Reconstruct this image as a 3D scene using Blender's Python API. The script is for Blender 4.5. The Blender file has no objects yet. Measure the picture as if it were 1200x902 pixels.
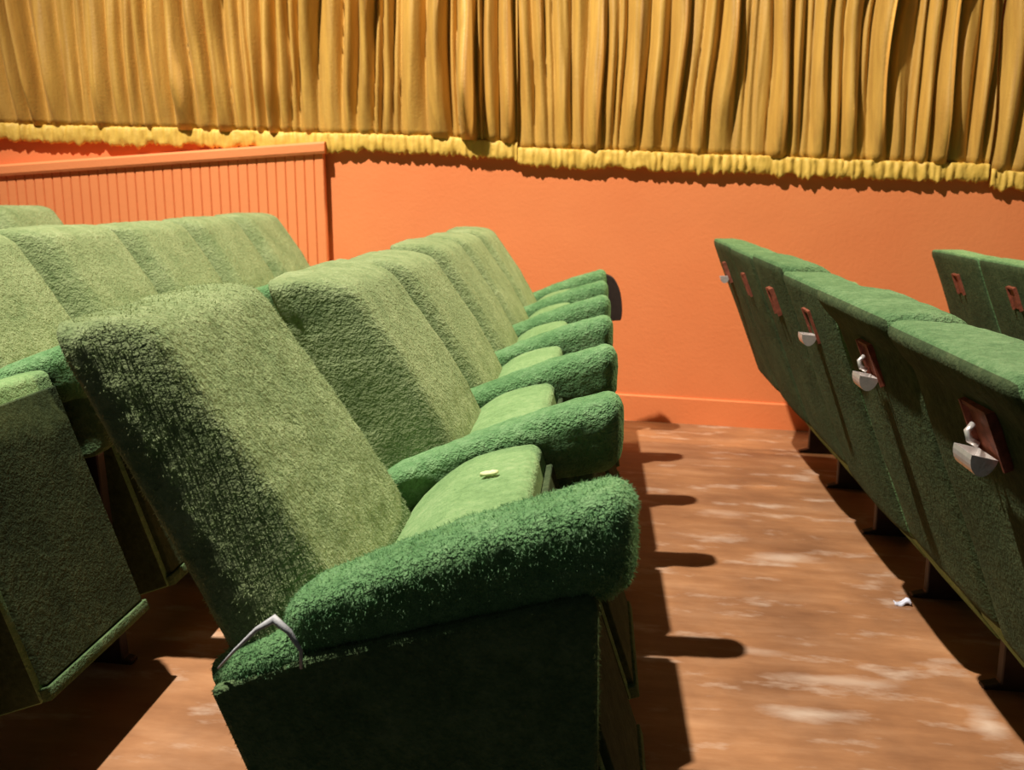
import bpy, bmesh, math, random
from mathutils import Vector, Matrix, noise
R = math.radians
rnd = random.Random(7)
scene = bpy.context.scene
COL = scene.collection

# ------------------------------------------------------------------ camera
cam_d = bpy.data.cameras.new('camera'); cam = bpy.data.objects.new('camera', cam_d); COL.objects.link(cam)
cam_d.sensor_width = 36.0; cam_d.lens = 36.0 * 1150.0 / 1200.0
cam_d.clip_start = 0.02; cam_d.clip_end = 60
cam.location = (0, 0, 1.12)
cam.rotation_euler = (R(90 - 11.26), 0, R(4.78))
scene.camera = cam
cam_d.dof.use_dof = True; cam_d.dof.focus_distance = 1.7; cam_d.dof.aperture_fstop = 8.0

# ------------------------------------------------------------------ world, lights, exposure
w = bpy.data.worlds.new('world'); scene.world = w; w.use_nodes = True
bg = w.node_tree.nodes['Background']
bg.inputs[0].default_value = (0.92, 0.96, 1.0, 1); bg.inputs[1].default_value = 0.032

ld = bpy.data.lights.new('ceiling_floodlight', 'SPOT'); lo = bpy.data.objects.new('ceiling_floodlight', ld); COL.objects.link(lo)
LPOS = Vector((-2.50, 1.25, 6.5))
lo.location = LPOS
lo.rotation_euler = (Vector((-0.35, 3.3, 0.8)) - LPOS).to_track_quat('-Z', 'Y').to_euler()
ld.energy = 4000; ld.color = (1.0, 0.93, 0.80); ld.shadow_soft_size = 0.07
ld.spot_size = R(76); ld.spot_blend = 0.9

# unseen warm fill light from the right, added to brighten the backrest fronts
l2 = bpy.data.lights.new('screen_side_lamp', 'SPOT'); o2 = bpy.data.objects.new('screen_side_lamp', l2); COL.objects.link(o2)
P2 = Vector((2.9, 4.5, 3.0)); o2.location = P2
o2.rotation_euler = (Vector((-0.6, 2.9, 0.8)) - P2).to_track_quat('-Z', 'Y').to_euler()
l2.energy = 700; l2.color = (1.0, 0.82, 0.55); l2.shadow_soft_size = 0.15
l2.spot_size = R(75); l2.spot_blend = 0.6

vs = scene.view_settings
vs.view_transform = 'Standard'; vs.look = 'None'; vs.gamma = 1.0; vs.use_curve_mapping = False
vs.exposure = -0.2

# ------------------------------------------------------------------ materials
def new_mat(name):
    m = bpy.data.materials.new(name); m.use_nodes = True
    nt = m.node_tree; b = nt.nodes['Principled BSDF']
    return m, nt, b
def node(nt, typ, **kw):
    n = nt.nodes.new(typ)
    for k, v in kw.items():
        if k in n.inputs: n.inputs[k].default_value = v
        else: setattr(n, k, v)
    return n
def ramp(nt, fac, stops):
    r = nt.nodes.new('ShaderNodeValToRGB')
    el = r.color_ramp.elements
    while len(el) < len(stops): el.new(0.5)
    for e, (p, c) in zip(el, stops):
        e.position = p; e.color = (*c, 1) if len(c) == 3 else c
    nt.links.new(fac, r.inputs[0]); return r
def coords(nt, scale=(1, 1, 1), rand=True):
    tc = nt.nodes.new('ShaderNodeTexCoord')
    mp = nt.nodes.new('ShaderNodeMapping'); mp.inputs['Scale'].default_value = scale
    nt.links.new(tc.outputs['Object'], mp.inputs['Vector'])
    if rand:
        oi = nt.nodes.new('ShaderNodeObjectInfo')
        ml = nt.nodes.new('ShaderNodeMath'); ml.operation = 'MULTIPLY'; ml.inputs[1].default_value = 37.0
        nt.links.new(oi.outputs['Random'], ml.inputs[0])
        nt.links.new(ml.outputs[0], mp.inputs['Location'])
    return mp.outputs[0]
def bump(nt, b, heights, dist=0.01, strength=1.0):
    acc = None
    for h, k in heights:
        m = nt.nodes.new('ShaderNodeMath'); m.operation = 'MULTIPLY'; m.inputs[1].default_value = k
        nt.links.new(h, m.inputs[0])
        if acc is None: acc = m.outputs[0]
        else:
            a = nt.nodes.new('ShaderNodeMath'); a.operation = 'ADD'
            nt.links.new(acc, a.inputs[0]); nt.links.new(m.outputs[0], a.inputs[1]); acc = a.outputs[0]
    bp = nt.nodes.new('ShaderNodeBump'); bp.inputs['Distance'].default_value = dist; bp.inputs['Strength'].default_value = strength
    nt.links.new(acc, bp.inputs['Height']); nt.links.new(bp.outputs[0], b.inputs['Normal'])

def plush(name, c_dark, c_mid, c_lite, dist=0.012, sheen=0.35):
    m, nt, b = new_mat(name)
    v = coords(nt)
    n1 = node(nt, 'ShaderNodeTexNoise', Scale=9.0, Detail=4.0, Roughness=0.6)
    n2 = node(nt, 'ShaderNodeTexNoise', Scale=70.0, Detail=3.0, Roughness=0.65)
    n3 = node(nt, 'ShaderNodeTexNoise', Scale=190.0, Detail=2.0, Roughness=0.6)
    for n in (n1, n2, n3): nt.links.new(v, n.inputs['Vector'])
    mx = node(nt, 'ShaderNodeMath', operation='ADD'); nt.links.new(n1.outputs[0], mx.inputs[0]); nt.links.new(n2.outputs[0], mx.inputs[1])
    hf = node(nt, 'ShaderNodeMath', operation='MULTIPLY'); nt.links.new(mx.outputs[0], hf.inputs[0]); hf.inputs[1].default_value = 0.5
    r = ramp(nt, hf.outputs[0], [(0.34, c_dark), (0.5, c_mid), (0.66, c_lite)])
    nt.links.new(r.outputs[0], b.inputs['Base Color'])
    b.inputs['Roughness'].default_value = 0.95; b.inputs['Specular IOR Level'].default_value = 0.1
    b.inputs['Sheen Weight'].default_value = sheen; b.inputs['Sheen Roughness'].default_value = 0.5
    b.inputs['Sheen Tint'].default_value = (*c_lite, 1)
    bump(nt, b, [(n2.outputs[0], 0.65), (n3.outputs[0], 0.45), (n1.outputs[0], 0.8)], dist=dist, strength=1.0)
    return m
M = {}
M['plush_back'] = plush('faded_green_plush', (0.14, 0.20, 0.085), (0.22, 0.28, 0.13), (0.31, 0.37, 0.19), 0.010, 0.5)
M['plush_arm'] = plush('deep_green_plush', (0.075, 0.175, 0.065), (0.13, 0.26, 0.108), (0.205, 0.35, 0.165), 0.014, 0.5)
M['plush_seat'] = plush('worn_green_plush', (0.13, 0.23, 0.09), (0.19, 0.31, 0.13), (0.27, 0.38, 0.18), 0.008, 0.4)
M['plush_shaded'] = plush('shaded_green_cover', (0.030, 0.046, 0.022), (0.052, 0.075, 0.034), (0.085, 0.11, 0.05), 0.004, 0.1)  # green cover darkened so rears, undersides and seat sides look shaded
M['plush_panel'] = plush('short_green_carpet', (0.06, 0.11, 0.048), (0.095, 0.155, 0.068), (0.15, 0.215, 0.10), 0.010, 0.15)

def fibre(name, c_dark, c_lite):
    m, nt, b = new_mat(name)
    v = coords(nt)
    n = node(nt, 'ShaderNodeTexNoise', Scale=45.0, Detail=4.0, Roughness=0.6); nt.links.new(v, n.inputs['Vector'])
    r = ramp(nt, n.outputs[0], [(0.35, c_dark), (0.65, c_lite)])
    tr = nt.nodes.new('ShaderNodeBsdfTranslucent'); mx = nt.nodes.new('ShaderNodeMixShader'); mx.inputs[0].default_value = 0.5
    nt.links.new(r.outputs[0], b.inputs['Base Color']); nt.links.new(r.outputs[0], tr.inputs['Color'])
    b.inputs['Roughness'].default_value = 0.8; b.inputs['Specular IOR Level'].default_value = 0.2
    nt.links.new(b.outputs[0], mx.inputs[1]); nt.links.new(tr.outputs[0], mx.inputs[2])
    nt.links.new(mx.outputs[0], nt.nodes['Material Output'].inputs['Surface'])
    return m
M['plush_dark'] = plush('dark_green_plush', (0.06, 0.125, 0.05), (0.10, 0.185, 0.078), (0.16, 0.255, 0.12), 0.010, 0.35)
M['fibre_back'] = fibre('faded_green_pile', (0.22, 0.29, 0.13), (0.42, 0.50, 0.27))
M['fibre_arm'] = fibre('deep_green_pile', (0.14, 0.31, 0.14), (0.30, 0.50, 0.27))
M['fibre_panel'] = fibre('short_carpet_pile', (0.06, 0.10, 0.045), (0.15, 0.21, 0.10))
def simple(name, col, rough=0.5, metal=0.0, spec=0.5, var=0.25, scale=25.0, bdist=0.002):
    m, nt, b = new_mat(name)
    v = coords(nt)
    n = node(nt, 'ShaderNodeTexNoise', Scale=scale, Detail=5.0, Roughness=0.6); nt.links.new(v, n.inputs['Vector'])
    r = ramp(nt, n.outputs[0], [(0.3, tuple(c * (1 - var) for c in col)), (0.7, tuple(min(1, c * (1 + var)) for c in col))])
    nt.links.new(r.outputs[0], b.inputs['Base Color'])
    b.inputs['Roughness'].default_value = rough; b.inputs['Metallic'].default_value = metal; b.inputs['Specular IOR Level'].default_value = spec
    bump(nt, b, [(n.outputs[0], 1.0)], dist=bdist, strength=0.5)
    return m
M['steel'] = simple('dark_brown_steel', (0.035, 0.022, 0.018), 0.5, 0.2)
M['board'] = simple('dark_bounce_blocker', (0.030, 0.032, 0.024), 0.8, 0.0, 0.2, 0.3, 40)  # for the added sheet that soaks up floor bounce
M['rust'] = simple('rusty_red_plate', (0.24, 0.065, 0.035), 0.6, 0.2, 0.5, 0.45, 60)
M['chrome'] = simple('worn_chrome', (0.85, 0.80, 0.78), 0.35, 0.7, 0.5, 0.1, 80, 0.0006)
M['lining'] = simple('torn_white_lining', (0.45, 0.45, 0.48), 0.6, 0.0, 0.4, 0.2, 120)
M['paper'] = simple('scrap_paper', (0.6, 0.62, 0.75), 0.7, 0.0, 0.3, 0.2, 90)
M['foam'] = simple('yellow_foam', (0.62, 0.66, 0.35), 0.9, 0.0, 0.2, 0.2, 90)

# orange painted wall
def orange(name, c1, c2):
    m, nt, b = new_mat(name)
    v = coords(nt, rand=False)
    n1 = node(nt, 'ShaderNodeTexNoise', Scale=1.3, Detail=4.0, Roughness=0.55)
    n2 = node(nt, 'ShaderNodeTexNoise', Scale=60.0, Detail=3.0, Roughness=0.6)
    for n in (n1, n2): nt.links.new(v, n.inputs['Vector'])
    r = ramp(nt, n1.outputs[0], [(0.3, c1), (0.7, c2)])
    nt.links.new(r.outputs[0], b.inputs['Base Color'])
    b.inputs['Roughness'].default_value = 0.55; b.inputs['Specular IOR Level'].default_value = 0.3
    bump(nt, b, [(n2.outputs[0], 1.0), (n1.outputs[0], 1.0)], dist=0.002, strength=0.6)
    return m
M['orange'] = orange('orange_wall_paint', (0.82, 0.235, 0.080), (0.88, 0.275, 0.098))
M['orange2'] = orange('orange_board_paint', (0.84, 0.265, 0.095), (0.90, 0.30, 0.110))
M['orange3'] = orange('orange_skirting_paint', (0.80, 0.19, 0.060), (0.86, 0.225, 0.072))

# worn, streaky varnished floor
m, nt, b = new_mat('worn_varnished_floor'); M['floor'] = m
v = coords(nt, (1.0, 4.0, 1.0), False); v2 = coords(nt, (1, 1, 1), False); v3 = coords(nt, (2.6, 6.0, 1.0), False)
n1 = node(nt, 'ShaderNodeTexNoise', Scale=2.0, Detail=6.0, Roughness=0.65); nt.links.new(v, n1.inputs['Vector'])
n2 = node(nt, 'ShaderNodeTexNoise', Scale=3.0, Detail=5.0, Roughness=0.6); nt.links.new(v2, n2.inputs['Vector'])
n3 = node(nt, 'ShaderNodeTexNoise', Scale=1.5, Detail=5.0, Roughness=0.62); nt.links.new(v3, n3.inputs['Vector'])
base = ramp(nt, n1.outputs[0], [(0.25, (0.24, 0.108, 0.048)), (0.5, (0.34, 0.165, 0.076)), (0.75, (0.46, 0.25, 0.13))])
tint = ramp(nt, n2.outputs[0], [(0.35, (0.75, 0.72, 0.75)), (0.65, (1.15, 1.1, 1.05))])
mul = node(nt, 'ShaderNodeMix', data_type='RGBA', blend_type='MULTIPLY'); mul.inputs[0].default_value = 1.0
nt.links.new(base.outputs[0], mul.inputs[6]); nt.links.new(tint.outputs[0], mul.inputs[7])
scf = ramp(nt, n3.outputs[0], [(0.55, (0, 0, 0)), (0.82, (0.8, 0.8, 0.8))])
mix = node(nt, 'ShaderNodeMix', data_type='RGBA')
acc = scf.outputs[0]
for (sx, sy, rx, ry, k_) in ((0.47, 2.03, 0.13, 0.045, 0.55), (0.60, 2.20, 0.20, 0.03, 0.4), (0.40, 2.32, 0.10, 0.03, 0.35), (-0.56, 1.80, 0.17, 0.06, 0.7), (-0.70, 2.02, 0.20, 0.03, 0.55), (0.62, 3.0, 0.14, 0.05, 0.5), (0.88, 2.05, 0.05, 0.09, 0.6), (0.45, 3.4, 0.12, 0.05, 0.45)):
    tc = nt.nodes.new('ShaderNodeTexCoord'); mp = nt.nodes.new('ShaderNodeMapping'); mp.vector_type = 'TEXTURE'
    mp.inputs['Location'].default_value = (sx, sy, 0); mp.inputs['Scale'].default_value = (rx, ry, 50)
    nt.links.new(tc.outputs['Object'], mp.inputs['Vector'])
    ln = nt.nodes.new('ShaderNodeVectorMath'); ln.operation = 'LENGTH'; nt.links.new(mp.outputs[0], ln.inputs[0])
    ad = node(nt, 'ShaderNodeMath', operation='MULTIPLY_ADD'); nt.links.new(n3.outputs[0], ad.inputs[0]); ad.inputs[1].default_value = -3.0; nt.links.new(ln.outputs['Value'], ad.inputs[2])
    rg = ramp(nt, ad.outputs[0], [(0.0, (k_,) * 3), (0.01, (0, 0, 0))])
    mr = nt.nodes.new('ShaderNodeMapRange'); mr.inputs[1].default_value = -1.6; mr.inputs[2].default_value = -0.5; mr.inputs[3].default_value = k_; mr.inputs[4].default_value = 0.0
    nt.links.new(ad.outputs[0], mr.inputs[0]); nt.nodes.remove(rg)
    mxx = node(nt, 'ShaderNodeMath', operation='MAXIMUM'); nt.links.new(acc, mxx.inputs[0]); nt.links.new(mr.outputs[0], mxx.inputs[1]); acc = mxx.outputs[0]
nt.links.new(acc, mix.inputs[0]); nt.links.new(mul.outputs[2], mix.inputs[6]); mix.inputs[7].default_value = (0.72, 0.58, 0.47, 1)
nt.links.new(mix.outputs[2], b.inputs['Base Color'])
rr = ramp(nt, n2.outputs[0], [(0.3, (0.48,) * 3), (0.7, (0.65,) * 3)]); nt.links.new(rr.outputs[0], b.inputs['Roughness']); b.inputs['Specular IOR Level'].default_value = 0.25
bump(nt, b, [(n1.outputs[0], 1.0), (n3.outputs[0], 0.4)], dist=0.003, strength=0.5)

# gold curtain
def gold(name, c1, c2, rough=0.55):
    m, nt, b = new_mat(name)
    v = coords(nt, (14, 14, 1.2), False); v2 = coords(nt, (1, 1, 1), False)
    n1 = node(nt, 'ShaderNodeTexNoise', Scale=2.0, Detail=4.0, Roughness=0.6); nt.links.new(v, n1.inputs['Vector'])
    n2 = node(nt, 'ShaderNodeTexNoise', Scale=90.0, Detail=3.0, Roughness=0.6); nt.links.new(v2, n2.inputs['Vector'])
    r = ramp(nt, n1.outputs[0], [(0.3, c1), (0.7, c2)]); nt.links.new(r.outputs[0], b.inputs['Base Color'])
    b.inputs['Roughness'].default_value = rough; b.inputs['Specular IOR Level'].default_value = 0.5
    b.inputs['Sheen Weight'].default_value = 0.1; b.inputs['Sheen Tint'].default_value = (1, 0.8, 0.35, 1)
    bump(nt, b, [(n2.outputs[0], 1.0)], dist=0.003, strength=0.5)
    return m
M['gold'] = gold('gold_satin_curtain', (0.43, 0.225, 0.042), (0.64, 0.365, 0.070))
M['hem'] = gold('yellow_hem_fringe', (0.66, 0.40, 0.06), (0.82, 0.53, 0.10), 0.6)

# ------------------------------------------------------------------ helpers
def obj(name, me, mat, parent=None, loc=None, smooth=True):
    if isinstance(me, bmesh.types.BMesh):
        bmesh.ops.recalc_face_normals(me, faces=me.faces[:])
        d = bpy.data.meshes.new(name); me.to_mesh(d); me.free(); me = d
    if mat is not None and not me.materials: me.materials.append(mat)
    if smooth: me.polygons.foreach_set('use_smooth', [True] * len(me.polygons))
    o = bpy.data.objects.new(name, me); COL.objects.link(o)
    if parent is not None: o.parent = parent
    if loc is not None: o.location = loc
    return o
def tag(o, label=None, cat=None, group=None, kind=None):
    if label: o['label'] = label
    if cat: o['category'] = cat
    if group: o['group'] = group
    if kind: o['kind'] = kind
    return o
def empty(name, loc=(0, 0, 0)):
    o = bpy.data.objects.new(name, None); COL.objects.link(o); o.location = loc; o.empty_display_size = 0.1
    return o
def box(bm, x0, x1, y0, y1, z0, z1):
    v = [bm.verts.new((x, y, z)) for x in (x0, x1) for y in (y0, y1) for z in (z0, z1)]
    for f in ((0, 1, 3, 2), (4, 6, 7, 5), (0, 4, 5, 1), (2, 3, 7, 6), (0, 2, 6, 4), (1, 5, 7, 3)):
        bm.faces.new([v[i] for i in f])
def prism(profile, y0, y1, bev=0.0, seg=3):
    """profile of (x, z) swept along Y, edges rounded"""
    bm = bmesh.new()
    a = [bm.verts.new((x, y0, z)) for x, z in profile]; c = [bm.verts.new((x, y1, z)) for x, z in profile]
    n = len(profile)
    for i in range(n): bm.faces.new((a[i], a[(i + 1) % n], c[(i + 1) % n], c[i]))
    bm.faces.new(a[::-1]); bm.faces.new(c)
    bmesh.ops.recalc_face_normals(bm, faces=bm.faces[:])
    if bev:
        es = [e for e in bm.edges if e.calc_face_angle(0) > 0.35]
        bmesh.ops.bevel(bm, geom=es, offset=bev, segments=seg, profile=0.5, affect='EDGES', clamp_overlap=True)
    return bm
def rbox(hx, hy, hz, r, step, fn, two=False):
    """rounded box on a grid, each vertex moved by fn(point, normal)"""
    bm = bmesh.new(); H = (hx, hy, hz); cache = {}
    def vert(p):
        k = (round(p[0], 5), round(p[1], 5), round(p[2], 5))
        if k in cache: return cache[k]
        q = Vector([max(-(h - r), min(h - r, c)) for c, h in zip(p, H)])
        d = Vector(p) - q
        nn = d.normalized() if d.length > 1e-9 else Vector((0, 0, 1))
        cache[k] = bm.verts.new(fn(q + nn * r, nn)); return cache[k]
    def lin(h):
        # finer rows near the rounded rims
        n = max(2, int(round(2 * (h - r) / step)))
        pts = [-(h - r) + 2 * (h - r) * i / n for i in range(n + 1)]
        m = 3
        rim = [r * math.tan(R(45) * i / m) for i in range(1, m + 1)]
        return [-(h - r) - t for t in reversed(rim)] + pts + [(h - r) + t for t in rim]
    L = [lin(h) for h in H]
    for ax in range(3):
        a1, a2 = (ax + 1) % 3, (ax + 2) % 3
        for s in (-1, 1):
            for i in range(len(L[a1]) - 1):
                for j in range(len(L[a2]) - 1):
                    q = []
                    for di, dj in ((0, 0), (1, 0), (1, 1), (0, 1)):
                        p = [0, 0, 0]; p[ax] = s * H[ax]; p[a1] = L[a1][i + di]; p[a2] = L[a2][j + dj]
                        q.append(vert(p))
                    if len(set(q)) == 4:
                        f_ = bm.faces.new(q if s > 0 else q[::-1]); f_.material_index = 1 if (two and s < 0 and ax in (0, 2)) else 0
    return bm
def fuzz(p, amp, sc, seed):
    return amp * noise.noise(Vector((p[0] * sc + seed, p[1] * sc, p[2] * sc)))
def tube(pts, rad, n=8):
    bm = bmesh.new(); rings = []
    pts = [Vector(p) for p in pts]
    for i, p in enumerate(pts):
        t = (pts[min(i + 1, len(pts) - 1)] - pts[max(i - 1, 0)]).normalized()
        u = t.cross(Vector((0.31, 0.9, 0.2))).normalized(); v = t.cross(u)
        rr = rad[i] if isinstance(rad, (list, tuple)) else rad
        rings.append([bm.verts.new(p + (u * math.cos(2 * math.pi * k / n) + v * math.sin(2 * math.pi * k / n)) * rr) for k in range(n)])
    for a, c in zip(rings, rings[1:]):
        for k in range(n): bm.faces.new((a[k], a[(k + 1) % n], c[(k + 1) % n], c[k]))
    bm.faces.new(rings[0][::-1]); bm.faces.new(rings[-1])
    return bm

# ------------------------------------------------------------------ the setting
RAKE = 0.045                       # the floor falls towards the screen (to the right)
def fz(x): return -RAKE * (x - 0.15)
WY = 4.78
bm = bmesh.new()
X0, X1, Y0 = -4.5, 4.2, -0.6
q = [bm.verts.new((x, y, fz(x) + dz)) for dz in (0, -0.08) for x, y in ((X0, Y0), (X1, Y0), (X1, WY + 0.1), (X0, WY + 0.1))]
bm.faces.new(q[:4]); bm.faces.new(q[4:][::-1])
for i in range(4): bm.faces.new((q[i], q[(i + 1) % 4], q[(i + 1) % 4 + 4], q[i + 4]))
tag(obj('floor', bm, M['floor'], smooth=False), kind='structure', label='worn brown varnished floor with pale scuffs')
bm = bmesh.new()  # added dark sheet out of view, keeps floor bounce off the near seat
q = [bm.verts.new((x, y, fz(x) + dz)) for dz in (0.008, -0.01) for x, y in ((X0, Y0), (X1, Y0), (X1, 1.0), (X0, 1.0))]
bm.faces.new(q[:4]); bm.faces.new(q[4:][::-1])
for i in range(4): bm.faces.new((q[i], q[(i + 1) % 4], q[(i + 1) % 4 + 4], q[i + 4]))
tag(obj('floor_bounce_blocker', bm, M['board'], smooth=False), kind='structure', label='added dark sheet on the floor at the row ends, cuts bounced light')
bm = bmesh.new(); box(bm, X0, X1, WY, WY + 0.12, -0.4, 3.6)
wall = tag(obj('wall_back', bm, M['orange'], smooth=False), kind='structure', label='orange painted side wall below the gold curtain')
# skirting
bm = bmesh.new()
xa, xb = -1.25, X1
pr = [(xa, xb)]
v = []
for x in (xa, xb):
    v.append([bm.verts.new((x, y, fz(x) + z)) for y, z in ((WY + 0.01, -0.01), (WY - 0.010, -0.01), (WY - 0.010, 0.124), (WY - 0.006, 0.13), (WY + 0.01, 0.13))])
for i in range(5): bm.faces.new((v[0][i], v[0][(i + 1) % 5], v[1][(i + 1) % 5], v[1][i]))
bm.faces.new(v[0]); bm.faces.new(v[1][::-1])
tag(obj('baseboard_back', bm, M['orange'], smooth=False), kind='structure', label='low orange skirting board along the wall')

# panelling of upright beaded boards with a rising cap, left part of the wall
pan = empty('wall_panelling', (-2.3, WY - 0.05, 0)); tag(pan, kind='structure', label='orange boarded panelling with a rising cap rail')
def cap_z(x): return 1.300 + (x + 1.30) * (1.300 - 1.196) / (1.30 - 2.92) * -1
PX1 = -1.300; bw = 0.047
PF = WY - 0.058
k = 0
x = PX1
while x > X0 + 0.05:
    bm = bmesh.new()
    xl, xr = x - bw + 0.001, x
    zt_l, zt_r = cap_z(xl) - 0.012, cap_z(xr) - 0.012
    zb = fz(x) + 0.001
    ch = 0.004
    lp = [(xl, PF + 0.005), (xl + ch, PF), (xr - ch, PF), (xr, PF + 0.005), (xr, WY - 0.02), (xl, WY - 0.02)]
    lo_ = [bm.verts.new((px + 2.3, py - WY + 0.05, zb)) for px, py in lp]
    hi_ = [bm.verts.new((px + 2.3, py - WY + 0.05, cap_z(px) - 0.012)) for px, py in lp]
    for i in range(6): bm.faces.new((lo_[i], lo_[(i + 1) % 6], hi_[(i + 1) % 6], hi_[i]))
    bm.faces.new(hi_); bm.faces.new(lo_[::-1])
    obj('board', bm, M['orange2'], pan, smooth=False)
    x -= bw; k += 1
bm = bmesh.new()
for x in (X0, PX1 + 0.012): pass
prof = [(PF - 0.016, -0.012), (PF - 0.022, 0.0), (PF - 0.022, 0.034), (PF - 0.012, 0.044), (WY, 0.044), (WY, -0.012)]
va = [[bm.verts.new((x + 2.3, y - WY + 0.05, cap_z(x) + z)) for y, z in prof] for x in (X0, PX1 + 0.012)]
for i in range(6): bm.faces.new((va[0][i], va[0][(i + 1) % 6], va[1][(i + 1) % 6], va[1][i]))
bm.faces.new(va[0]); bm.faces.new(va[1][::-1])
obj('cap_rail', bm, M['orange2'], pan, smooth=False)
bm = bmesh.new(); box(bm, -4.45 + 2.3, PX1 - 0.004 + 2.3, 0.02, 0.05, -0.3, 0.9)
obj('backing', bm, M['orange2'], pan, smooth=False)

# ------------------------------------------------------------------ curtain
CY = WY - 0.040
def drape(name, x0, x1, ztop_fn, label, seed, zt=3.0, deep=1.0):
    root = empty(name, (0.5 * (x0 + x1), CY, zt)); tag(root, label, 'curtain', 'gold curtains along the wall')
    r = random.Random(seed)
    ox, oy, oz = root.location
    # fold crests: irregular widths and depths
    folds = []; x = x0
    while x < x1:
        wd = r.choice((0.04, 0.06, 0.075, 0.09, 0.11)) * r.uniform(0.85, 1.15)
        folds.append((x, wd, r.uniform(0.45, 1.15) * min(0.125 * deep, 1.4 * deep * wd), r.uniform(0.6, 1.3), r.uniform(-0.03, 0.03), r.uniform(0, 9)))
        x += wd
    nx = int((x1 - x0) / 0.006); nz = 34
    def depth(x, t, z):
        # t = 1 at hem, 0 at top
        xs = x + 0.05 * noise.noise(Vector((x * 2.2 + seed, z * 1.1, 0))) + 0.012 * noise.noise(Vector((x * 11 + seed, z * 2.2, 3)))
        d = 0
        for fx, wd, dp, sh, sk, ph in folds:
            if fx - 0.002 <= xs < fx + wd:
                u = (xs - fx) / wd
                u = min(1, max(0, u + sk * 0))
                d = dp * (math.sin(math.pi * u) ** sh) * (0.8 + 0.5 * noise.noise(Vector((fx * 31, z * 1.6, ph))))
                break
        gather = 1.0 - 0.62 * max(0, (t - 0.86) / 0.14) ** 1.5
        d = d * gather * (0.85 + 0.3 * noise.noise(Vector((x * 6, z * 1.1, seed))))
        return d + gather * (0.016 * noise.noise(Vector((xs * 26, z * 1.6, seed))) + 0.006 * noise.noise(Vector((xs * 60, z * 3, seed + 2))))
    bm = bmesh.new(); grid = []
    for j in range(nz + 1):
        tt = j / nz; row = []
        t = tt ** 0.75
        for i in range(nx + 1):
            x = x0 + (x1 - x0) * i / nx
            zb = ztop_fn(x) - 0.01
            z = zt + (zb - zt) * t
            row.append(bm.verts.new((x - ox, 0.03 - depth(x, t, z), z - oz)))
        grid.append(row)
    for j in range(nz):
        for i in range(nx): bm.faces.new((grid[j][i], grid[j][i + 1], grid[j + 1][i + 1], grid[j + 1][i]))
    fab = obj('fabric', bm, M['gold'], root)
    sm = fab.modifiers.new('thickness', 'SOLIDIFY'); sm.thickness = 0.003; sm.offset = 1
    # gathered hem band with a ragged lower edge
    bm = bmesh.new(); grid = []
    nh = 16; nx2 = int((x1 - x0) / 0.0055)
    for i in range(nx2 + 1):
        x = x0 + (x1 - x0) * i / nx2
        zt0 = ztop_fn(x); ring = []
        hgt = 0.086 + 0.014 * noise.noise(Vector((x * 5, seed, 1))) + 0.012 * noise.noise(Vector((x * 24, seed, 2))) + 0.010 * noise.noise(Vector((x * 70, seed, 8)))
        sag = 0.008 * noise.noise(Vector((x * 3.2, seed, 5)))
        pk = 0.004 * math.sin(x * 170 + 9 * noise.noise(Vector((x * 7, 0, seed)))) + 0.014 * noise.noise(Vector((x * 33, seed, 4)))
        for a in range(nh):
            th = 2 * math.pi * a / nh
            cy, cz = math.cos(th), math.sin(th)
            cy = math.copysign(abs(cy) ** 0.7, cy); cz = math.copysign(abs(cz) ** 0.7, cz)
            yy = -0.015 * cy - (0.010 * noise.noise(Vector((x * 28, cz * 1.7, seed + 6))) + 0.006 * noise.noise(Vector((x * 75, cz * 4, seed + 7)))) * max(0, cy) + (pk * 0.6 if cy > 0 else 0) * -1
            zz = -hgt * 0.5 + cz * hgt * 0.5 + sag + 0.004 * noise.noise(Vector((x * 60, cz * 2, seed)))
            ring.append(bm.verts.new((x - ox, yy + 0.012, zt0 + zz + (0.018 * noise.noise(Vector((x * 16, seed, 11))) + 0.010 * noise.noise(Vector((x * 85, seed, 13)))) * max(0, -cz) - oz)))
        grid.append(ring)
    for p_, q_ in zip(grid, grid[1:]):
        for a in range(nh): bm.faces.new((p_[a], p_[(a + 1) % nh], q_[(a + 1) % nh], q_[a]))
    bm.faces.new(grid[0]); bm.faces.new(grid[-1][::-1])
    tag(obj('hem_band', bm, M['hem'], root), label='gathered bright yellow hem band')
    return root
def lerp_fn(pts):
    def f(x):
        if x <= pts[0][0]: (a, za), (b_, zb) = pts[0], pts[1]
        elif x >= pts[-1][0]: (a, za), (b_, zb) = pts[-2], pts[-1]
        else:
            for (a, za), (b_, zb) in zip(pts, pts[1:]):
                if a <= x <= b_: break
        return za + (zb - za) * (x - a) / (b_ - a)
    return f
drape('stage_curtain', -4.4, -0.372, lerp_fn([(-2.88, 1.440), (-2.03, 1.412), (-1.28, 1.386), (-0.79, 1.372), (-0.39, 1.342)]),
      'long gold pleated curtain hanging above the boarded panelling', 11, deep=1.45)
drape('stage_curtain', -0.369, 1.785, lerp_fn([(-0.352, 1.316), (0.395, 1.289), (1.163, 1.257), (1.762, 1.237)]),
      'gold pleated curtain in the middle, above the plain orange wall', 23)
drape('stage_curtain', 1.797, 4.1, lerp_fn([(1.80, 1.210), (1.91, 1.203)]),
      'gold pleated curtain at far right with the lowest hem', 37)

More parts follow.
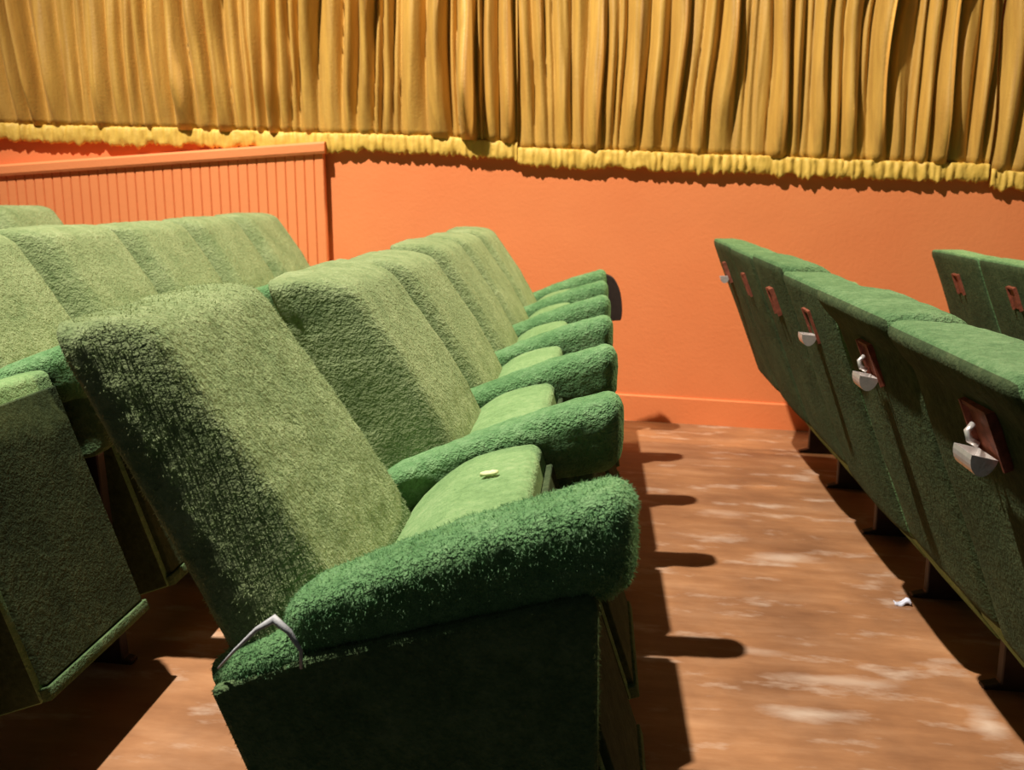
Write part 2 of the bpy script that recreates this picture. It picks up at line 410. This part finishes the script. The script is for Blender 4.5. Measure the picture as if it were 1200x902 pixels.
# ------------------------------------------------------------------ theatre seats
SP = 0.533                          # distance between armrests
def back_mesh(step, seed, fz_amp, bulge=0.13, top=0.0, roll=0.0, pw=0.24, front='plush_back'):
    Hh = 0.30 + top / 2
    def fn(p, n):
        w_, u, v = p
        t = (v + Hh) / (2 * Hh)                       # 0 bottom .. 1 top
        z = 0.375 + t * (0.585 + top)
        xr = -0.350 - 0.230 * t                       # rear line
        xf = -0.248 - 0.285 * t                       # front line
        wn = (w_ / 0.055 + 1) / 2                     # 0 rear .. 1 front
        x = xr + (xf - xr) * wn
        uu = min(1, abs(u) / 0.2655)
        e_ = (1 - uu) / (pw if u < 0 else 0.42); e_ = min(1, max(0, e_))
        pill = (e_ * e_ * (3 - 2 * e_) * 0.7 + 0.3 * e_ + 0.06 * (1 - uu * uu)) * (0.55 + 0.45 * math.sin(math.pi * min(1, max(0, 0.12 + 0.8 * t))))
        if wn > 0.5: x += bulge * pill * (wn - 0.5) * 2
        else: x -= (0.012 * max(0, 1 - uu ** 4)) * (0.5 - wn) * 2
        if roll:
            k_ = max(0, (t - 0.86) / 0.14); k_ = math.sin(math.pi * min(1, k_) * 0.62)
            x += roll * k_ * (1 if wn > 0.5 else -0.75) * abs(wn - 0.5) * 2
        z += 0.004 * max(0, 1 - uu ** 3) * max(0, (t - 0.85) / 0.15)
        q = Vector((x, u, z))
        d = (fuzz(q, fz_amp * 0.6, 38, seed) + fuzz(q, fz_amp * 0.5, 13, seed + 5)) * (1 if n[0] > -0.5 else 0.35) + fuzz(q, 0.005, 4, seed + 9)
        nn = Vector((n[0] * 0.9 + n[2] * -0.35, n[1], n[2] * 0.9 + n[0] * 0.35))
        return q + nn * d
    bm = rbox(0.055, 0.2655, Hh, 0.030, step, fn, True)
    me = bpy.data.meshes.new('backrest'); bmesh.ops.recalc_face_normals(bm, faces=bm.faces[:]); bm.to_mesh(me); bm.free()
    me.materials.append(M[front]); me.materials.append(M['plush_shaded'])
    return me
def arm_top(x):
    s = (x + 0.37) / 0.42
    return 0.628 + 0.155 * (1.18 * s - 0.18 * s * s * s) if s > 0 else 0.628
def arm_bot(x):
    s = (x + 0.37) / 0.42
    return 0.545 + 0.10 * s
def arm_mesh(step, seed, amp, hw=0.046):
    def fn(p, n):
        a, u, v = p
        x = -0.160 + a
        t = (v + 0.06) / 0.12
        zt, zb = arm_top(x), arm_bot(x)
        z = zb + (zt - zb) * t
        uu = u * (1.0 - 0.12 * (1 - t)) * (1.0 + 0.10 * ((x + 0.37) / 0.42))
        q = Vector((x, uu, z))
        d = fuzz(q, amp, 55, seed) + fuzz(q, amp * 0.7, 16, seed + 3)
        return q + n * d
    bm = rbox(0.215, hw, 0.06, 0.036, step, fn)
    me = bpy.data.meshes.new('armrest'); bmesh.ops.recalc_face_normals(bm, faces=bm.faces[:]); bm.to_mesh(me); bm.free()
    me.materials.append(M['plush_arm']); return me
def mesh_of(bm, name, mat):
    bmesh.ops.recalc_face_normals(bm, faces=bm.faces[:])
    me = bpy.data.meshes.new(name); bm.to_mesh(me); bm.free(); me.materials.append(mat); return me
def arc(pts_ctrl, n=8):
    """Catmull-Rom through points"""
    out = []
    P_ = [pts_ctrl[0]] + list(pts_ctrl) + [pts_ctrl[-1]]
    for i in range(1, len(P_) - 2):
        for k_ in range(n):
            t = k_ / n
            o_ = []
            for c in range(2):
                a, b_, c_, d = (P_[i + j - 1][c] for j in range(4))
                o_.append(0.5 * (2 * b_ + (c_ - a) * t + (2 * a - 5 * b_ + 4 * c_ - d) * t * t + (3 * b_ - a - 3 * c_ + d) * t ** 3))
            out.append(tuple(o_))
    out.append(tuple(pts_ctrl[-1])); return out
# folded-up seat: its front edge points up, its underside towards the screen
seat_prof = arc([(-0.325, 0.545), (-0.285, 0.605), (-0.215, 0.665), (-0.15, 0.69), (-0.098, 0.700)], 3) + [(-0.085, 0.692), (0.085, 0.165), (-0.10, 0.10), (-0.20, 0.22)]
seat_me = mesh_of(prism(seat_prof, -0.205, 0.205, 0.016, 3), 'seat_cushion', M['plush_seat'])
def lean_box(t0, t1, off0, off1, y0, y1):
    """slab laid on the underside plane between (-.085,.692) and (.085,.165)"""
    a = Vector((-0.085, 0.692)); c = Vector((0.085, 0.165)); d = c - a; n = Vector((-d.y, d.x)).normalized()
    if n.x < 0: n = -n
    pr = [a + d * t0 + n * off0, a + d * t1 + n * off0, a + d * t1 + n * off1, a + d * t0 + n * off1]
    return prism([(p.x, p.y) for p in pr], y0, y1, 0.003, 2)
under_me = mesh_of(lean_box(0.05, 0.95, -0.004, 0.012, -0.19, 0.19), 'underside_board', M['plush_shaded'])
lip_me = mesh_of(lean_box(0.955, 1.0, -0.02, 0.016, -0.20, 0.20), 'hinge_rail', M['plush_panel'])
# metal standard under an inner armrest
std_me = mesh_of(prism([(-0.26, 0.57), (-0.02, 0.65), (0.0, 0.64), (0.0, 0.56), (-0.02, 0.50), (0.0, 0.02), (0.02, 0.016), (0.02, 0.0), (-0.16, 0.0), (-0.16, 0.02), (-0.12, 0.03), (-0.12, 0.42), (-0.26, 0.50)], -0.016, 0.016, 0.003, 1), 'standard', M['steel'])
skirt_me = mesh_of(prism([(-0.345, 0.56), (0.005, 0.655), (0.008, 0.52), (-0.02, 0.50), (-0.30, 0.44)], -0.028, 0.028, 0.010, 2), 'arm_side_panel', M['plush_panel'])
# carpeted end panel of a row
end_prof = arc([(-0.468, 0.512), (-0.40, 0.545), (-0.335, 0.565)], 2) + [(0.0, 0.655), (0.012, 0.64), (0.02, 0.012), (-0.30, 0.012), (-0.345, 0.20), (-0.425, 0.40)]
end_me = mesh_of(prism(end_prof, -0.036, 0.036, 0.014, 3), 'end_panel', M['plush_panel'])
edge_me = mesh_of(tube([(-0.462, 0.0, 0.512), (-0.43, 0.0, 0.528), (-0.39, 0.0, 0.545), (-0.345, 0.0, 0.560)], [0.024, 0.034, 0.036, 0.034], 12), 'panel_ledge', M['plush_arm'])

backs_near = back_mesh(0.011, 3.1, 0.0045, 0.080, pw=0.20)
backs = [back_mesh(0.020, s, 0.004) for s in (1.7, 8.2, 15.9)]
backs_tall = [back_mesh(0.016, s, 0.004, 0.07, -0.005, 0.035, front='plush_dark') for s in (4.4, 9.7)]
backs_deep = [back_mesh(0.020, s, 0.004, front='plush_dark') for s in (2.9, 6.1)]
arm_near = arm_mesh(0.0065, 2.2, 0.0030, 0.052)
arms = [arm_mesh(0.012, s, 0.0028) for s in (5.5, 12.1)]

# ashtray on the back of a seat
plate_me = None
def ashtray_plate():
    bm = bmesh.new()
    box(bm, -0.004, 0.006, -0.045, 0.045, -0.042, 0.042)
    bmesh.ops.bevel(bm, geom=bm.edges[:], offset=0.003, segments=2, affect='EDGES')
    box(bm, -0.012, 0.0, -0.046, -0.040, -0.043, 0.043); box(bm, -0.012, 0.0, 0.040, 0.046, -0.043, 0.043); box(bm, -0.010, 0.0, -0.040, 0.040, 0.036, 0.043)
    return mesh_of(bm, 'ashtray_plate', M['rust'])
def ashtray_cup():
    """open trough of sheet metal with closed ends"""
    n = 12; wv = 0.036
    out = [(-0.025 + 0.025 * math.cos(math.pi * i / n), -0.034 * math.sin(math.pi * i / n)) for i in range(n + 1)]
    inn = [(-0.025 + 0.0225 * math.cos(math.pi * i / n), -0.0315 * math.sin(math.pi * i / n)) for i in range(n + 1)]
    bm = bmesh.new()
    V = {}
    for k_, pr, y in ((0, out, -wv), (1, out, wv), (2, inn, -wv + 0.0025), (3, inn, wv - 0.0025)):
        V[k_] = [bm.verts.new((px, y, pz)) for px, pz in pr]
    for i in range(n):
        bm.faces.new((V[0][i], V[0][i + 1], V[1][i + 1], V[1][i])); bm.faces.new((V[2][i], V[2][i + 1], V[3][i + 1], V[3][i]))
    for k_ in range(4): bm.faces.new(V[k_])
    for i in (0, n): bm.faces.new((V[0][i], V[1][i], V[3][i], V[2][i]))
    bm.faces.new((V[0][0], V[0][n], V[2][n], V[2][0])); bm.faces.new((V[1][0], V[1][n], V[3][n], V[3][0]))
    return mesh_of(bm, 'ashtray_cup', M['chrome'])
plate_me, cup_me = ashtray_plate(), ashtray_cup()
clip_me = mesh_of(tube([(-0.012, 0.006, 0.012), (-0.024, 0.0, 0.008), (-0.026, -0.004, -0.004), (-0.018, -0.004, -0.014)], 0.005, 8), 'ashtray_clip', M['chrome'])

def pile(src, count, seed, length, mat, comb=(0.15, 0, -0.55), name='pile', only=0):
    """short upright fibres scattered over a mesh, one triangle each"""
    r = random.Random(seed); pols = [p for p in src.polygons if p.material_index == only]
    cum = []; a = 0
    for p in pols: a += p.area; cum.append(a)
    import bisect
    V, F = [], []
    cb = Vector(comb)
    for _ in range(count):
        p = pols[bisect.bisect_left(cum, r.random() * a)]
        vs_ = [src.vertices[i].co for i in p.vertices]
        u, v_ = r.random(), r.random()
        c = vs_[0].lerp(vs_[1], u).lerp(vs_[3].lerp(vs_[2], u), v_) if len(vs_) == 4 else vs_[0]
        n = p.normal
        d = (n * r.uniform(0.5, 1.0) + cb * r.uniform(0.5, 1.2) + Vector((r.uniform(-1, 1), r.uniform(-1, 1), r.uniform(-1, 1))) * 0.55)
        d -= n * min(0, d.dot(n) - 0.2); d.normalize()
        sd = d.cross(Vector((r.uniform(-1, 1), r.uniform(-1, 1), r.uniform(-1, 1)))).normalized() * r.uniform(0.0006, 0.0013)
        L = length * r.uniform(0.5, 1.25); k_ = len(V)
        c = c - n * 0.001
        V += [c - sd, c + sd, c + d * L]; F.append((k_, k_ + 1, k_ + 2))
    me = bpy.data.meshes.new(name); me.from_pydata([tuple(q_) for q_ in V], [], F); me.materials.append(mat)
    return me
GROUP = {}
def part(name, me, parent, loc=(0, 0, 0), rot=None, scale=None, label=None):
    o = bpy.data.objects.new(name, me); COL.objects.link(o); o.parent = parent; o.location = loc
    if rot: o.rotation_euler = rot
    if scale: o.scale = scale
    if label: o['label'] = label
    return o
for me in [backs_near, *backs, *backs_tall, *backs_deep, arm_near, *arms]:
    me.polygons.foreach_set('use_smooth', [True] * len(me.polygons))
seat_me.materials.append(M['plush_shaded'])
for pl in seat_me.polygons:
    if abs(pl.normal.y) > 0.8: pl.material_index = 1  # seat sides get the darker plush, their shade put into the colour
for me in (seat_me, edge_me, clip_me, lip_me):
    me.polygons.foreach_set('use_smooth', [True] * len(me.polygons))

def seat(dx, yc, label, group, i, back=None, near_arm=None, near_end=False, far_end=False, ash=None, yaw=0.0, jit=0.0):
    root = empty('theatre_seat', (dx, yc, -RAKE * dx)); tag(root, label, 'theatre seat', group)
    root.rotation_euler = (0, 0, yaw)
    bk = part('backrest', back or backs[i % 3], root, (0, 0, jit))
    st = part('seat_cushion', seat_me, root)
    part('underside_board', under_me, st); part('hinge_rail', lip_me, st)
    ar = part('armrest', near_arm or arms[i % 2], root, (0, -SP / 2, 0))
    if near_end:
        part('end_panel', end_me, root, (0, -SP / 2 - 0.018, 0)); part('panel_ledge', edge_me, root, (0, -SP / 2 - 0.018, 0))
    else:
        part('arm_side_panel', skirt_me, ar); part('standard', std_me, root, (0, -SP / 2, 0))
    if far_end:
        a2 = part('armrest', arms[(i + 1) % 2], root, (0, SP / 2, 0)); part('arm_side_panel', skirt_me, a2); part('standard', std_me, root, (0, SP / 2, 0))
    if ash:
        pl = part('ashtray_plate', plate_me, root, (-0.545, ash.get('y', -0.03), 0.842), (0, R(-22), 0), label='rusty red ashtray plate')
        pl.scale = (1, ash.get('w', 1), 1)
        if 'cup' in ash:
            dz, out, tilt = ash['cup']
            part('ashtray_cup', cup_me, pl, (-0.004 - out, 0, dz), (0, R(22 + tilt), 0), (0.72, 0.85, 0.8), label='chrome ashtray cup')
        if ash.get('clip'): part('ashtray_clip', clip_me, pl, (0, 0.01, 0), label='chrome spring clip')
    return root
ordn = ['nearest', 'second', 'third', 'fourth', 'fifth', 'sixth']
# middle row: six seats
for i in range(6):
    yc = 1.135 + SP * (i + 0.5)
    if i == 0: lab = 'green plush folding seat at the near end of the middle row, carpeted end panel'
    elif i == 5: lab = 'green plush folding seat at the wall end of the middle row'
    else: lab = 'green plush folding seat, %s from the near end of the middle row' % ordn[i]
    s = seat(0.0, yc, lab, 'seats of the middle row', i, back=backs_near if i < 1 else (backs[0] if i > 1 else back_mesh(0.014, 6.6, 0.0045)), near_arm=arm_near if i == 0 else None, near_end=(i == 0), far_end=(i == 5), jit=(0, 0.004, -0.003, 0.004, 0, 0.002)[i])
    for c in s.children:
        if c.name.startswith('backrest'): c.data.polygons.foreach_set('use_smooth', [True] * len(c.data.polygons))
    if i == 0:
        for c in s.children:
            if c.name.startswith('backrest'): c.location.y = -0.014; c.scale.y = 1.06; c.location.z = 0.049; c.rotation_euler.y = R(-4.5)
        for c in list(s.children):
            b_ = c.name.split('.')[0]
            if b_ == 'backrest': pl_ = part('pile', pile(c.data, 30000, 1, 0.0055, M['fibre_back']), c)
            elif b_ == 'armrest': pl_ = part('pile', pile(c.data, 16000, 2, 0.0065, M['fibre_arm']), c)
            elif b_ == 'end_panel': pl_ = part('pile', pile(c.data, 9000, 3, 0.006, M['fibre_panel']), c)
            elif b_ == 'panel_ledge': pl_ = part('pile', pile(c.data, 1800, 4, 0.007, M['fibre_arm']), c)
            else: continue
            pl_['kind'] = 'stuff'
        # torn white lining between backrest and end panel
        y = -SP / 2 - 0.068
        obj('torn_lining', tube([(-0.455, y + 0.02, 0.54), (-0.425, y, 0.575), (-0.395, y - 0.004, 0.605), (-0.372, y - 0.006, 0.620), (-0.355, y - 0.006, 0.605), (-0.342, y - 0.004, 0.580), (-0.344, y, 0.555)],
                                [0.0015, 0.002, 0.003, 0.006, 0.004, 0.0025, 0.002], 8), M['lining'], s)
        bm = rbox(0.014, 0.007, 0.003, 0.003, 0.004, lambda p, n: p + n * fuzz(p, 0.002, 200, 1))
        o = obj('foam_tear', bm, M['foam'], s, (-0.155, 0.035, 0.695)); o.rotation_euler = (0, R(-14), R(-20))
    if i == 5:
        bm = prism(arc([(0.045, 0.76), (0.085, 0.74), (0.115, 0.68), (0.125, 0.60), (0.12, 0.555)], 4) + [(0.04, 0.55), (0.03, 0.66)], -0.02, 0.02, 0.004, 2)
        obj('end_bracket', bm, M['steel'], s, (0, SP / 2, 0), smooth=False)['label'] = 'dark rounded metal bracket'
# row behind (left)
for i in range(6):
    yc = 1.50 + SP * (i + 0.5) - 0.02
    lab = ('green seat at near end of the row behind the middle row, dark underside showing' if i == 0 else
           'green seat at the panelled wall end of the row behind the middle row' if i == 5 else
           'green seat, %s from the near end, in the row behind the middle row' % ordn[i])
    seat(-1.06, yc, lab, 'seats of the row behind the middle row', i + 1, near_end=(i == 0), far_end=(i == 5), jit=0.003 * ((i * 7) % 3 - 1))
# third row at far left: only its wall end shows
for i, yc in enumerate((4.35 - SP / 2, 4.35 - 1.5 * SP, 4.35 - 2.5 * SP)):
    lab = ('green seat at the wall end of the rearmost row, top corner showing at far left' if i == 0 else
           'green seat next to the last in the rearmost row, at the left edge' if i == 1 else 'green seat third from the wall in the rearmost row, at the left edge')
    seat(-1.97, yc, lab, 'seats of the rearmost row', i, far_end=(i == 0))
# row in front (right), seen from behind with ashtrays
ASH = [dict(w=1.1, y=-0.07, cup=(-0.030, 0.006, 12), clip=True), dict(w=0.9, cup=(-0.030, 0.004, 10), clip=True), dict(w=0.8, cup=(-0.025, 0.003, 5)), dict(w=0.7), dict(w=0.6), dict(w=0.6, cup=(-0.018, 0.002, 0))]
for i in range(6):
    yc = 1.165 + SP * (i + 0.5)
    txt = ['big open chrome ashtray, at the right edge', 'with an open chrome ashtray, second from the right edge', 'with a small chrome ashtray, third from the right edge',
           'bare rusty ashtray plate, fourth from the right edge', 'plate without cup, next to the wall seat', 'nearest the wall, small chrome ashtray on its back'][i]
    seat(1.09, yc, 'green front-row seat seen from behind, ' + txt, 'seats of the row in front', i, back=backs_tall[i % 2] if i < 2 else backs_deep[i % 2],
         far_end=(i == 5), ash=ASH[i], jit=(0.0, 0.006, -0.01, 0.004, -0.004, 0.0)[i])
# next row further right
for i, yc in enumerate((4.35 - SP / 2, 4.35 - 1.5 * SP, 4.35 - 2.5 * SP)):
    txt = ['nearest the wall, rusty ashtray plate on its back', 'second from the wall, cut by the right edge', 'third from the wall, mostly beyond the right edge'][i]
    seat(2.0, yc, 'green seat of the furthest right row, ' + txt, 'seats of the furthest right row', i + 2, back=backs_deep[i % 2], far_end=(i == 0), ash=dict(w=0.7))

# ------------------------------------------------------------------ small litter
bm = rbox(0.022, 0.012, 0.004, 0.003, 0.006, lambda p, n: p + n * fuzz(p, 0.006, 60, 4) + Vector((0, 0, 0.006 * math.sin(p[0] * 140))))
tag(obj('paper_scrap', bm, M['paper'], None, (0.885, 2.69, fz(0.885) + 0.006)), 'small crumpled bluish paper scrap on the floor beside the front row', 'litter')
